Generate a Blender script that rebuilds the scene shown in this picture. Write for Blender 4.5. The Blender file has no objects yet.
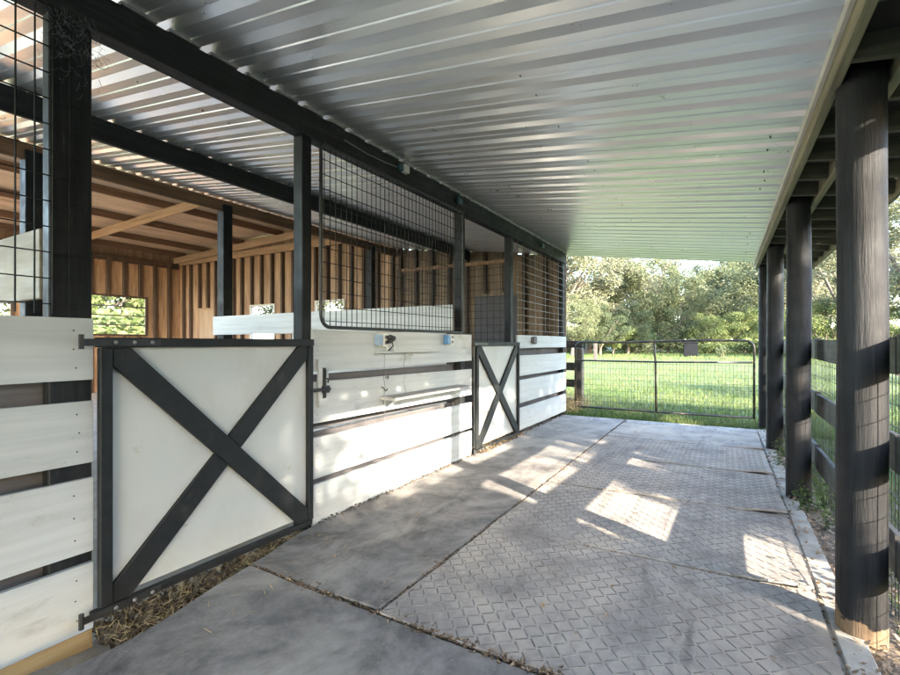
import bpy, math, random
import numpy as np
from mathutils import Vector, Matrix, noise as mnoise
random.seed(7); RNG = np.random.default_rng(11)
sc = bpy.context.scene
COL = sc.collection

# ------------------------------------------------------------------ camera
EYE = 1.25
YAW = math.atan(275/475)
cd = bpy.data.cameras.new('camera'); cam = bpy.data.objects.new('camera', cd); COL.objects.link(cam)
cd.sensor_width = 36; cd.lens = 19.0; cd.shift_y = 5.5/900; cd.clip_start = .03; cd.clip_end = 900
cam.location = (0, 0, EYE); cam.rotation_euler = (math.pi/2, 0, YAW)
sc.camera = cam
# ------------------------------------------------------------------ sky and sun
SUN_H = Vector((.872, -.49)); SUN_EL = math.radians(21.2)
SUN_DIR = Vector((SUN_H.x*math.cos(SUN_EL), SUN_H.y*math.cos(SUN_EL), math.sin(SUN_EL)))
w = bpy.data.worlds.new('World'); sc.world = w; w.use_nodes = True
nt = w.node_tree; bg = nt.nodes['Background']
sky = nt.nodes.new('ShaderNodeTexSky'); sky.sky_type = 'NISHITA'; sky.sun_disc = False
sky.sun_elevation = SUN_EL; sky.sun_rotation = math.atan2(SUN_DIR.x, SUN_DIR.y)
sky.air_density = 1.0; sky.dust_density = 1.1; sky.ozone_density = 1.0
nt.links.new(sky.outputs[0], bg.inputs[0]); bg.inputs[1].default_value = .15
sl = bpy.data.lights.new('sun', 'SUN'); so = bpy.data.objects.new('sun', sl); COL.objects.link(so)
sl.energy = 2.0; sl.angle = math.radians(.55); sl.color = (1, .89, .73)
so.rotation_euler = SUN_DIR.to_track_quat('Z', 'Y').to_euler(); so.location = (30, -17, 20)
sc.view_settings.view_transform = 'Standard'; sc.view_settings.look = 'None'
sc.view_settings.gamma = 1; sc.view_settings.use_curve_mapping = False
sc.view_settings.exposure = 3.95
sc.render.engine = 'CYCLES'
cy = sc.cycles
cy.use_denoising = True; cy.max_bounces = 10; cy.diffuse_bounces = 6; cy.glossy_bounces = 4
cy.transparent_max_bounces = 8; cy.sample_clamp_indirect = 8

# ------------------------------------------------------------------ helpers
class MB:
    def __init__(s): s.v = []; s.f = []; s.m = []
    def add(s, vs, fs, mi=0):
        o = len(s.v); s.v += [tuple(p) for p in vs]
        for f in fs: s.f.append(tuple(i+o for i in f)); s.m.append(mi)
        return s
    def box(s, x0, x1, y0, y1, z0, z1, mi=0):
        return s.add([(x0,y0,z0),(x1,y0,z0),(x1,y1,z0),(x0,y1,z0),(x0,y0,z1),(x1,y0,z1),(x1,y1,z1),(x0,y1,z1)],
              [(3,2,1,0),(4,5,6,7),(0,1,5,4),(1,2,6,5),(2,3,7,6),(3,0,4,7)], mi)
    def bar(s, p, q, wd, ht, up=(0,0,1), mi=0, ext=0):
        p = Vector(p); q = Vector(q); d = (q-p).normalized(); p = p-d*ext; q = q+d*ext
        u = Vector(up); a = d.cross(u)
        if a.length < 1e-4: a = d.cross(Vector((1,0,0)))
        a.normalize(); b = a.cross(d).normalized(); a *= wd/2; b *= ht/2
        vs = [p-a-b, p+a-b, p+a+b, p-a+b, q-a-b, q+a-b, q+a+b, q-a+b]
        return s.add(vs, [(0,1,2,3)[::-1],(4,5,6,7)[::-1][::-1],(0,1,5,4),(1,2,6,5),(2,3,7,6),(3,0,4,7)], mi)
    def tube(s, pts, r, n=8, closed=False, mi=0):
        pts = [Vector(p) for p in pts]; k = len(pts); vs = []; fs = []
        rs = r if isinstance(r, (list, tuple)) else [r]*k
        t0 = (pts[1]-pts[0]).normalized(); a = t0.orthogonal().normalized()
        for i, p in enumerate(pts):
            if closed: t = (pts[(i+1) % k]-pts[i-1]).normalized()
            else: t = (pts[min(i+1, k-1)]-pts[max(i-1, 0)]).normalized()
            a = (a-t*a.dot(t)).normalized(); b = t.cross(a)
            for j in range(n):
                an = 2*math.pi*j/n; vs.append(p+(a*math.cos(an)+b*math.sin(an))*rs[i])
        for i in range(k if closed else k-1):
            i2 = (i+1) % k
            for j in range(n):
                j2 = (j+1) % n; fs.append((i*n+j, i*n+j2, i2*n+j2, i2*n+j))
        if not closed: fs += [tuple(range(n))[::-1], tuple((k-1)*n+j for j in range(n))]
        return s.add(vs, fs, mi)
    def wire(s, p, q, r=.002): return s.bar(p, q, 2*r, 2*r)
    def disc(s, c, nrm, r, h=.002, n=8, mi=0):
        nrm = Vector(nrm).normalized(); return s.tube([Vector(c), Vector(c)+nrm*h], r, n, mi=mi)
    def build(s, name, mats, parent=None, smooth=False, bevel=0, off=None):
        me = bpy.data.meshes.new(name)
        o = Vector(off) if off is not None else (Vector(parent.matrix_basis.translation) if parent is not None and parent.parent is None else (parent['_o'] if False else Vector((0,0,0))))
        if parent is not None and parent.parent is not None and off is None:
            o = Vector(parent.parent.matrix_basis.translation)
        va = np.array(s.v, dtype=np.float64)-np.array(o)
        me.from_pydata(va.tolist(), [], s.f)
        if not isinstance(mats, (list, tuple)): mats = [mats]
        for m in mats: me.materials.append(m)
        if len(mats) > 1: me.polygons.foreach_set('material_index', s.m)
        if smooth: me.polygons.foreach_set('use_smooth', [True]*len(s.f))
        me.update()
        ob = bpy.data.objects.new(name, me); COL.objects.link(ob)
        if parent is not None: ob.parent = parent
        if bevel:
            b = ob.modifiers.new('bevel', 'BEVEL'); b.width = bevel; b.segments = 1; b.limit_method = 'ANGLE'
        return ob
def tag(o, label=None, cat=None, group=None, kind=None):
    for k, v in (('label', label), ('category', cat), ('group', group), ('kind', kind)):
        if v: o[k] = v
    return o
def thing(name, loc, label, cat, group=None):
    o = bpy.data.objects.new(name, None); COL.objects.link(o); o.location = loc
    o.empty_display_size = .1
    return tag(o, label, cat, group)
def solo(mb, name, mat, loc, label, cat, group=None, **kw):
    o = mb.build(name, mat, None, off=loc, **kw); o.location = loc
    return tag(o, label, cat, group)
def copy_tree(o, parent=None):
    c = o.copy(); COL.objects.link(c)
    if parent is not None: c.parent = parent
    for ch in list(o.children): copy_tree(ch, c)
    return c

# ------------------------------------------------------------------ materials
def newmat(name):
    m = bpy.data.materials.new(name); m.use_nodes = True
    n = m.node_tree.nodes; return m, n, m.node_tree.links, n['Principled BSDF']
def tnoise(n, l, scale, detail=5, rough=.6, coord='pos', dist=0):
    if coord == 'pos': src = n.new('ShaderNodeNewGeometry').outputs['Position']
    else: src = n.new('ShaderNodeTexCoord').outputs['Object']
    mp = n.new('ShaderNodeMapping'); l.new(src, mp.inputs[0])
    mp.inputs['Scale'].default_value = scale if isinstance(scale, tuple) else (scale,)*3
    t = n.new('ShaderNodeTexNoise'); t.inputs['Scale'].default_value = 1; t.inputs['Detail'].default_value = detail
    t.inputs['Roughness'].default_value = rough; t.inputs['Distortion'].default_value = dist
    l.new(mp.outputs[0], t.inputs['Vector']); return t.outputs['Fac']
def ramp(n, l, src, a, b, ca=(0,0,0), cb=(1,1,1)):
    r = n.new('ShaderNodeValToRGB'); l.new(src, r.inputs[0])
    e = r.color_ramp.elements; e[0].position = a; e[1].position = b
    e[0].color = (*ca, 1); e[1].color = (*cb, 1); return r.outputs[0]
def mix(n, l, fac, a, b, mode='MIX'):
    x = n.new('ShaderNodeMix'); x.data_type = 'RGBA'; x.blend_type = mode
    for sck, val in ((x.inputs[0], fac), (x.inputs[6], a), (x.inputs[7], b)):
        if hasattr(val, 'links'): l.new(val, sck)
        elif isinstance(val, (int, float)): sck.default_value = val
        else: sck.default_value = (*val, 1)
    return x.outputs[2]
def pmat(name, c1, c2, scale=3, layers=(), rough=.7, bump=.2, bscale=30, metal=0, detail=5, lo=.35, hi=.65, bdist=.004, coord='pos', spec=.5):
    """c1..c2 by stretched noise; layers: (colour, noise scale, lo, hi, strength) stains on top."""
    m, n, l, b = newmat(name)
    col = ramp(n, l, tnoise(n, l, scale, detail, coord=coord), lo, hi, c1, c2)
    for (c, s_, a_, b_, st) in layers:
        f = ramp(n, l, tnoise(n, l, s_, 6, .65, coord=coord), a_, b_, (0,0,0), (st,)*3)
        col = mix(n, l, f, col, c)
    l.new(col, b.inputs['Base Color'])
    rr = ramp(n, l, tnoise(n, l, (7,7,7), 4, coord=coord), .3, .7, (max(0, rough-.12),)*3, (min(1, rough+.12),)*3)
    l.new(rr, b.inputs['Roughness']); b.inputs['Metallic'].default_value = metal
    b.inputs['Specular IOR Level'].default_value = spec
    if bump:
        bp = n.new('ShaderNodeBump'); bp.inputs['Strength'].default_value = bump; bp.inputs['Distance'].default_value = bdist
        l.new(tnoise(n, l, bscale, 5, .65, coord=coord), bp.inputs['Height']); l.new(bp.outputs[0], b.inputs['Normal'])
    return m
M = {}
M['white'] = pmat('white_painted_wood', (.415,.43,.425), (.495,.51,.50), (9, .8, 22), [
    ((.30,.26,.20), (3,1.6,3.4), .63, .72, .6), ((.28,.275,.25), (30,1.2,46), .60, .76, .28), ((.31,.285,.245), (.9,1.3,2.6), .52, .8, .5),
    ((.22,.19,.15), (16,16,16), .67, .73, .6), ((.26,.24,.21), (5,2.2,6), .60, .72, .5)], rough=.55, bump=.15, bscale=(40,2.5,60))
M['whitex'] = pmat('white_partition_wood', (.46,.44,.41), (.58,.56,.52), (1.0, 9, 22), [((.3,.27,.22), (1.5,3,4), .62, .75, .5)], rough=.6, bump=.2, bscale=(2.5,40,60))
M['partwood'] = pmat('pale_raw_partition_wood', (.20,.17,.125), (.30,.26,.20), (1.0, 9, 16), [((.13,.10,.07), (1.5,3,4), .58, .72, .6)], rough=.75, bump=.3, bscale=(2.5,40,60))
M['panel'] = pmat('white_door_panel', (.435,.45,.435), (.49,.505,.485), (4,.8,1.3), [
    ((.36,.30,.23), (5,5,5.5), .67, .73, .7), ((.31,.30,.265), (1.2,1.8,1.6), .50, .78, .55), ((.3,.28,.24), (24,24,24), .70, .77, .5)], rough=.5, bump=.12, bscale=(20,20,20))
M['black'] = pmat('black_painted_wood', (.008,.0085,.0095), (.019,.020,.021), (30,30,2.2), [
    ((.15,.145,.14), (34,34,3.0), .61, .80, .55), ((.07,.06,.05), (3,3,3), .58, .78, .5)], rough=.6, bump=.35, bscale=(55,55,4), spec=.3)
M['blacky'] = pmat('black_painted_beam', (.012,.0125,.013), (.030,.031,.031), (30,2.2,30), [
    ((.13,.125,.115), (20,2.5,20), .68, .80, .5)], rough=.6, bump=.3, bscale=(55,4,55), spec=.3)
M['brace'] = pmat('black_painted_brace', (.010,.0115,.012), (.018,.0195,.020), (14,14,14), [
    ((.20,.19,.17), (34,34,34), .70, .78, .6), ((.10,.095,.085), (5,5,5), .6, .8, .4)], rough=.58, bump=.3, bscale=45, spec=.3)
M['pole'] = pmat('black_round_pole', (.007,.0072,.0085), (.016,.0155,.017), (34,34,2.6), [
    ((.07,.06,.054), (30,30,2.6), .64, .82, .5), ((.06,.047,.04), (3.2,3.2,2.2), .60, .76, .45), ((.004,.004,.004), (60,60,1.6), .62, .70, .8), ((.26,.24,.22), (70,70,30), .73, .79, .6)], rough=.62, bump=.9, bscale=(70,70,4), bdist=.006, spec=.3)
def pole_foot():
    m = M['pole'].copy(); m.name = 'black_round_pole_bare_foot'; n = m.node_tree.nodes; l = m.node_tree.links; b = n['Principled BSDF']
    src = b.inputs['Base Color'].links[0].from_socket
    g = n.new('ShaderNodeNewGeometry'); sp = n.new('ShaderNodeSeparateXYZ'); l.new(g.outputs['Position'], sp.inputs[0])
    nz = tnoise(n, l, (6,6,8), 5)
    ad = n.new('ShaderNodeMath'); ad.operation = 'MULTIPLY_ADD'; l.new(nz, ad.inputs[0]); ad.inputs[1].default_value = -.22; l.new(sp.outputs[2], ad.inputs[2])
    of = n.new('ShaderNodeMath'); of.operation = 'ADD'; l.new(ad.outputs[0], of.inputs[0]); of.inputs[1].default_value = .5
    f = ramp(n, l, of.outputs[0], .450, .458, (1,1,1), (0,0,0))
    wood = ramp(n, l, tnoise(n, l, (40,40,5)), .3, .7, (.13,.085,.05), (.25,.165,.10))
    l.new(mix(n, l, f, src, wood), b.inputs['Base Color']); return m
M['polefoot'] = pole_foot()
M['rail'] = pmat('black_fence_rail', (.014,.014,.014), (.040,.037,.034), (26,1.6,30), [((.17,.14,.10), (8,1.5,10), .56, .76, .6)], rough=.6, bump=.5, bscale=(60,4,60))
M['beamwood'] = pmat('weathered_beam_wood', (.16,.14,.09), (.28,.25,.16), (26,1.2,26), [((.09,.075,.05), (6,1,6), .55, .75, .6)], rough=.75, bump=.4, bscale=(50,3,50))
M['rafter'] = pmat('dark_rafter_wood', (.04,.038,.027), (.085,.078,.052), (2,26,26), [], rough=.8, bump=.3, bscale=(4,50,50))
M['deck'] = pmat('dark_roof_underlay', (.012,.012,.012), (.025,.024,.022), 4, [], rough=.9, bump=0)
M['trim'] = pmat('beige_metal_trim', (.50,.48,.42), (.58,.56,.50), 3, [], rough=.45, bump=0)
def metal():
    m, n, l, b = newmat('galvanised_sheet')
    f = tnoise(n, l, (.5, 5, 5), 5); f2 = tnoise(n, l, (9,9,9), 4)
    col = ramp(n, l, f, .3, .7, (.84,.835,.83), (.94,.93,.91))
    st = ramp(n, l, tnoise(n, l, (1.3, 7, 1), 6, .7), .60, .78, (0,0,0), (.35,)*3)
    col = mix(n, l, st, col, (.40,.37,.31))
    l.new(col, b.inputs['Base Color']); b.inputs['Metallic'].default_value = .84
    l.new(ramp(n, l, f2, .25, .75, (.26,)*3, (.38,)*3), b.inputs['Roughness'])
    bp = n.new('ShaderNodeBump'); bp.inputs['Strength'].default_value = .25; bp.inputs['Distance'].default_value = .012
    l.new(tnoise(n, l, (1.4, 6, 3), 3), bp.inputs['Height']); l.new(bp.outputs[0], b.inputs['Normal'])
    return m
M['metal'] = metal()
M['cord'] = pmat('grey_cord', (.09,.09,.095), (.16,.16,.165), 20, [], rough=.6, bump=0)
M['steel'] = pmat('dull_steel', (.25,.25,.25), (.4,.4,.4), 20, [], rough=.45, bump=0, metal=1)
M['screw'] = pmat('dark_screw', (.03,.03,.03), (.05,.05,.05), 20, [], rough=.5, bump=0, metal=.5)
M['blackmetal'] = pmat('black_metal', (.014,.014,.015), (.03,.03,.03), 18, [((.16,.15,.14), 40, .66, .78, .5)], rough=.4, bump=.1, bscale=60)
M['wire'] = pmat('dark_wire', (.008,.008,.008), (.016,.016,.015), 20, [((.09,.085,.08), 30, .66, .78, .4)], rough=.6, bump=0, spec=.25)
M['wirepale'] = pmat('galvanised_wire', (.17,.17,.165), (.26,.26,.25), 20, [], rough=.5, bump=0, metal=.5)
M['gatepipe'] = pmat('worn_black_pipe', (.018,.018,.019), (.04,.038,.036), 9, [((.20,.13,.09), (4,4,6), .50, .66, .75), ((.35,.30,.27), (9,9,9), .66, .74, .6)], rough=.45, bump=.1, bscale=40)
def wood(name, c1, c2, sc_, knots=True, **kw):
    return pmat(name, c1, c2, sc_, [((.10,.05,.026), tuple(x*.55 for x in sc_), .56, .70, .65), ((.07,.035,.02), tuple(x*1.6 for x in sc_), .62, .70, .5)] if knots else [], rough=.8, bump=.3, bscale=tuple(x*2.2 for x in sc_), **kw)
M['barnx'] = wood('barn_board_back', (.25,.145,.08), (.44,.28,.165), (22,9.0,1.1))
M['barny'] = wood('barn_board_end', (.25,.145,.08), (.45,.285,.17), (9.0,22,1.1))
M['barnend'] = wood('shaded_plank_wall', (.15,.10,.062), (.28,.19,.125), (12,24,1.1))  # darker copy of the barn planks, the far stall's shade in its colour
M['stud'] = wood('barn_stud', (.045,.028,.018), (.095,.058,.036), (18,18,1.2))  # stud brown darkened to stand for shaded flanks and gaps
M['plate'] = wood('barn_plate', (.33,.20,.11), (.44,.28,.165), (1.2,18,18))
M['rafw'] = wood('barn_rafter', (.38,.225,.12), (.50,.32,.185), (1.2,18,18))
M['purlinw'] = wood('barn_purlin', (.15,.08,.042), (.24,.135,.075), (18,1.2,18))
M['ceilw'] = wood('barn_ceiling_board', (.54,.37,.235), (.68,.49,.33), (5,.8,5))
M['ply'] = wood('barn_plywood', (.36,.24,.15), (.45,.31,.2), (5,14,1.2))
M['newwood'] = pmat('fresh_pine', (.46,.28,.11), (.60,.40,.18), (20,1.3,26), [((.2,.11,.05), (3,1,5), .6, .72, .6)], rough=.7, bump=.3, bscale=(40,3,40))
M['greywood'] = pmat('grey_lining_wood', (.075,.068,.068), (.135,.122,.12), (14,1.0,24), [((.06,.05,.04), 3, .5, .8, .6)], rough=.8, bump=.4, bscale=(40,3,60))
M['brownpost'] = pmat('brown_weathered_post', (.05,.044,.038), (.125,.105,.085), (20,20,1.5), [((.05,.05,.06), 4, .5, .65, .7)], rough=.85, bump=.5, bscale=(50,50,4))
M['doordark'] = pmat('dark_mauve_door', (.065,.055,.06), (.09,.08,.085), 3, [], rough=.7, bump=.1)
M['frame'] = pmat('pale_window_frame', (.5,.46,.38), (.6,.56,.48), 8, [], rough=.6, bump=.1)
def matm(name, dark, light, dust, seed):
    m, n, l, b = newmat(name)
    col = ramp(n, l, tnoise(n, l, (3.1,3.1,3.1), 9, .70, dist=.5), .36, .64, dark, light)
    st = ramp(n, l, tnoise(n, l, (3.2+seed, 1.4, 3), 7, .7, dist=1.1), .52, .70, (0,0,0), (.7,)*3)
    col = mix(n, l, st, col, tuple(x*.5 for x in dark))
    st2 = ramp(n, l, tnoise(n, l, (1.3, .9+seed*.2, 1), 8, .68, dist=.8), .48, .66, (0,0,0), (.7,)*3)
    col = mix(n, l, st2, col, dust)
    fl = ramp(n, l, tnoise(n, l, (52,52,52), 4, .65), .63, .70, (0,0,0), (.6,)*3)
    col = mix(n, l, fl, col, (.42,.38,.32))
    sc2 = ramp(n, l, tnoise(n, l, (40, 3, 1), 4, .6, dist=.6), .66, .74, (0,0,0), (.35,)*3)
    col = mix(n, l, sc2, col, dust)
    l.new(col, b.inputs['Base Color'])
    l.new(ramp(n, l, tnoise(n, l, (3,3,3), 5), .3, .7, (.62,)*3, (.9,)*3), b.inputs['Roughness'])
    b.inputs['Specular IOR Level'].default_value = .22
    bp = n.new('ShaderNodeBump'); bp.inputs['Strength'].default_value = .35; bp.inputs['Distance'].default_value = .006
    l.new(tnoise(n, l, (22,22,22), 8, .7), bp.inputs['Height']); l.new(bp.outputs[0], b.inputs['Normal'])
    return m
M['bar'] = pmat('worn_shade_dark_bar', (.105,.097,.092), (.20,.185,.172), 5, [((.38,.34,.30), 14, .48, .68, .8)], rough=.85, bump=.2, bscale=60, spec=.15)  # worn bars, coloured darker to stand for their shaded sides
M['mat_smooth'] = matm('smooth_stall_mat', (.11,.102,.098), (.28,.257,.24), (.43,.385,.335), 0)
M['mat_pale'] = matm('dusty_stall_mat', (.21,.195,.18), (.36,.335,.305), (.46,.42,.38), 1)
M['mat_tread'] = matm('tread_mat', (.245,.217,.198), (.42,.372,.328), (.54,.46,.375), 2)
M['slab'] = pmat('old_concrete', (.30,.28,.25), (.42,.40,.36), 6, [((.12,.09,.06), 5, .5, .7, .7)], rough=.9, bump=.4, bscale=40)
M['lawn'] = pmat('lawn_soil_and_grass', (.055,.085,.032), (.11,.125,.05), (1.2,1.2,1), [((.13,.12,.05), (.25,.25,1), .5, .72, .6), ((.03,.06,.02), (7,7,1), .5, .7, .5)], rough=.95, bump=.6, bscale=16, bdist=.03)
M['soil'] = pmat('dry_soil', (.10,.075,.05), (.22,.17,.12), 9, [((.05,.038,.025), 18, .52, .65, .7), ((.3,.25,.19), 30, .62, .7, .6)], rough=.95, bump=.7, bscale=35, bdist=.012)
M['dirt'] = pmat('pale_bounce_stall_floor', (.25,.22,.18), (.37,.335,.28), 6, [((.12,.085,.055), 3, .56, .7, .6)], rough=.95, bump=.6, bscale=25, bdist=.015)  # floor made pale to bounce light onto the roof and barn ceiling
M['hay'] = pmat('straw', (.32,.21,.085), (.56,.41,.20), 30, [], rough=.8, bump=0)
M['haydark'] = pmat('manure_and_straw', (.045,.03,.018), (.12,.08,.045), 30, [], rough=.9, bump=0)
M['leafdry'] = pmat('dry_leaf', (.14,.09,.055), (.34,.25,.17), 40, [], rough=.8, bump=0)
def leafm(name, a, b_, sc_=.9):
    m, n, l, b = newmat(name)
    oi = n.new('ShaderNodeObjectInfo')
    f = tnoise(n, l, sc_, 3); col = ramp(n, l, f, .3, .7, a, b_)
    f2 = ramp(n, l, tnoise(n, l, 9, 2), .35, .65, (.65,)*3, (1.3,)*3)
    col = mix(n, l, 1.0, col, f2, 'MULTIPLY')
    l.new(col, b.inputs['Base Color']); b.inputs['Roughness'].default_value = .6; b.inputs['Specular IOR Level'].default_value = .3
    tr = n.new('ShaderNodeBsdfTranslucent'); l.new(col, tr.inputs[0]); mx = n.new('ShaderNodeMixShader'); mx.inputs[0].default_value = .3
    out = n['Material Output']; l.new(b.outputs[0], mx.inputs[1]); l.new(tr.outputs[0], mx.inputs[2]); l.new(mx.outputs[0], out.inputs[0])
    return m
M['leaf_pale'] = leafm('pale_mossy_foliage', (.12,.135,.078), (.235,.235,.15))
M['leaf_mid'] = leafm('olive_foliage', (.085,.108,.052), (.18,.19,.098))
M['leaf_dark'] = leafm('dark_foliage', (.045,.068,.036), (.10,.12,.06))
M['leaf_lime'] = leafm('bright_foliage', (.095,.135,.042), (.165,.19,.07))
M['weed'] = leafm('weed_leaf', (.05,.085,.025), (.10,.14,.045), 8)
M['blade'] = leafm('grass_blade', (.075,.135,.032), (.165,.19,.062), .55)
M['bark'] = pmat('bark', (.07,.055,.042), (.15,.12,.095), (12,12,2), [], rough=.95, bump=.6, bscale=(30,30,6), bdist=.02)
M['blue'] = pmat('blue_plastic', (.10,.26,.50), (.13,.31,.56), 10, [((.3,.35,.4), 30, .6, .75, .4)], rough=.4, bump=0)
M['bluepale'] = pmat('pale_blue_plastic', (.26,.36,.50), (.34,.44,.56), 10, [], rough=.4, bump=0)
M['teal'] = pmat('dark_teal_plastic', (.015,.06,.075), (.03,.09,.10), 12, [], rough=.4, bump=0)
M['ivory'] = pmat('ivory_plastic', (.62,.61,.55), (.70,.69,.63), 10, [], rough=.4, bump=0)
M['greyp'] = pmat('grey_plastic', (.13,.13,.13), (.18,.18,.18), 10, [], rough=.5, bump=0)
M['darkbox'] = pmat('dark_grey_box', (.006,.007,.009), (.010,.011,.013), 2, [], rough=.8, bump=.05, spec=.12)
M['web'] = pmat('cobweb', (.09,.09,.095), (.2,.2,.205), 30, [], rough=.9, bump=0)
M['shelfgrey'] = pmat('worn_grey_shelf', (.30,.285,.27), (.42,.40,.38), (12,1.4,12), [((.16,.14,.13), 12, .60, .75, .5)], rough=.7, bump=.2, bscale=30)

# ================================================================== SETTING
MAT_Z = 0.0
def sheet(name, x0, x1, y0, y1, z, mat, nx=1, ny=1, amp=0, fr=1):
    b = MB(); vs = []; fs = []
    for j in range(ny+1):
        for i in range(nx+1):
            x = x0+(x1-x0)*i/nx; y = y0+(y1-y0)*j/ny
            vs.append((x, y, z+(amp*mnoise.noise((x*fr, y*fr, 3)) if amp else 0)))
    for j in range(ny):
        for i in range(nx):
            a = j*(nx+1)+i; fs.append((a, a+1, a+nx+2, a+nx+1))
    b.add(vs, fs); o = b.build(name, mat, smooth=bool(amp)); o['kind'] = 'structure'; return o
sheet('ground', -420, 420, -420, 420, -.16, M['lawn'])
sheet('lawn', -60, 75, 8.3, 120, -.055, M['lawn'], 60, 60, .03, .25)
sheet('paddock', .75, 75, -40, 8.296, -.062, M['lawn'], 60, 40, .02, .4)
sheet('verge', .505, 1.35, -3, 8.6, -.045, M['soil'], 12, 120, .022, 3.5)
sheet('stall_floor', -15.2, -2.0, -5, 9.2, -.115, M['dirt'], 90, 90, .03, 2.2)
slab = MB().box(-2.02, .50, -5, 8.28, -.155, -.018).build('aisle_slab', M['slab']); slab['kind'] = 'structure'
kerb = MB()
for y0, y1 in ((-2,.4),(.405,2.1),(2.106,3.2),(3.207,5.6),(5.606,8.25)):
    kerb.box(.408, .515, y0, y1, -.15, -.004+random.uniform(-.008,.004))
k = kerb.build('kerb', M['slab'], bevel=.006); k['kind'] = 'structure'

# ------------------------------------------------------------------ rubber mats
def mat_mesh(x0, x1, y0, y1, curl, tread, seed, skew=0, left_edge=None):
    nx = max(6, int((x1-x0)/.06)); ny = max(6, int((y1-y0)/.06)); b = MB(); T = .013
    def hz(x, y):
        u = (x-x0)/(x1-x0); v = (y-y0)/(y1-y0)
        z = .003*mnoise.noise((x*1.7+seed, y*1.7, seed*2.3))+.0015*mnoise.noise((x*5, y*5+seed, 1))
        for (cu, cv, h) in curl:
            d = math.hypot((u-cu)*(x1-x0), (v-cv)*(y1-y0)); z += h*math.exp(-(d/.28)**2)
        return z
    vs = []; fs = []
    for j in range(ny+1):
        for i in range(nx+1):
            u = i/nx; v = j/ny; x = x0+(x1-x0)*u; y = y0+(y1-y0)*v
            if left_edge and i < nx*.5:
                x = x+left_edge(y)*(1-2*u)
            if i in (0, nx): x += .006*mnoise.noise((y*2.1, seed, 0))
            if j in (0, ny): y += .008*mnoise.noise((x*1.6, seed*3, 5))+skew*(u-.5)
            vs.append((x, y, hz(x, y)))
    N = len(vs); top = list(vs)
    vs += [(x, y, z-T) for x, y, z in top]
    for j in range(ny):
        for i in range(nx):
            a = j*(nx+1)+i; fs.append((a, a+1, a+nx+2, a+nx+1))
    ring = [i for i in range(nx)]+[nx+j*(nx+1) for j in range(ny)]+[ny*(nx+1)+i for i in range(nx, 0, -1)]+[j*(nx+1) for j in range(ny, 0, -1)]
    for a, c in zip(ring, ring[1:]+ring[:1]): fs.append((a, a+N, c+N, c))
    b.add(vs, fs)
    if tread:                                              # raised bars laid herringbone fashion
        p = .051; L = .0300; W = .0062; H = .0017; r = 0; y = y0+.03
        while y < y1-.025:
            x = x0+.03; c = 0
            while x < x1-.025:
                a = math.radians(38 if (c+r) % 2 == 0 else -52)+.0
                ca, sa = math.cos(a), math.sin(a)
                def P(u, v, h): 
                    px, py = x+u*ca-v*sa, y+u*sa+v*ca; return (px, py, hz(px, py)+h)
                b.add([P(-L,-W*.6,-.00038),P(L,-W*.6,-.00038),P(L,W*.6,-.00038),P(-L,W*.6,-.00038),P(-L*.86,-W*.35,H),P(L*.86,-W*.35,H),P(L*.86,W*.35,H),P(-L*.86,W*.35,H)],
                      [(4,5,6,7),(0,1,5,4),(1,2,6,5),(2,3,7,6),(3,0,4,7)], mi=1)
                x += p; c += 1
            y += p; r += 1
    return b
XS = -1.385; XR = .388
YS = [1.745, 2.955, 4.17, 5.40, 6.63, 7.86]
tl = ['dark herringbone tread mat nearest the camera at bottom right', 'tread mat crossed by the bright square of sunlight', 'tread mat just beyond the bright square of sunlight, its right corner curling up',
      'worn tread mat with a shiny patch, second from the grass at the gate', 'pale worn tread mat at the far end touching the grass by the gate']
for i in range(5):
    y0, y1 = YS[i]+.008, YS[i+1]-.008
    curl = [(1,1,.0), (1,0,[.004,.022,.034,.03,.02][i]), (0,0,.004), (.5,0,[0,.003,.012,.012,.004][i])]
    mb = mat_mesh(XS, XR, y0, y1, curl, i < 4, i+1, skew=[.03,.05,.02,.03,.02][i])
    solo(mb, 'rubber_mat', [M['mat_tread'], M['bar']], (XS, y0, 0), tl[i], 'mat', 'textured mats along the open side')
le = lambda y: .10*math.exp(-((y-1.05)/.5)**2)-.09*math.exp(-((y-2.0)/.45)**2)
solo(mat_mesh(-2.30, -.47, -.09, 1.722, [(0,1,.012),(0,.5,-.012)], False, 9, skew=-.02, left_edge=lambda y: .15*math.exp(-((y-1.0)/.42)**2)+.02*math.sin(y*5)-.01), 'rubber_mat', M['mat_smooth'], (-2.3,0,0), 'smooth dark bluish mat in front of the near door', 'mat', 'smooth mats along the stalls')
solo(mat_mesh(-.452, .388, -.09, 1.722, [], False, 10), 'rubber_mat', M['mat_smooth'], (-.45,0,0), 'smooth dark mat at the very bottom edge, right of the one before the near door', 'mat', 'smooth mats along the stalls')
solo(mat_mesh(-2.44, -1.412, 1.762, 4.76, [(0,0,.01),(1,0,.008)], False, 11, left_edge=lambda y: .13*math.exp(-((y-1.75)/.35)**2)), 'rubber_mat', M['mat_smooth'], (-2.4,1.76,0), 'long smooth mat below the shelf panel, streaked by sun and post shadow', 'mat', 'smooth mats along the stalls')
solo(mat_mesh(-2.45, -1.412, 4.772, 8.16, [], False, 12), 'rubber_mat', M['mat_pale'], (-2.4,4.77,0), 'long pale dusty mat in front of the far door and far panel', 'mat', 'smooth mats along the stalls')

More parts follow.
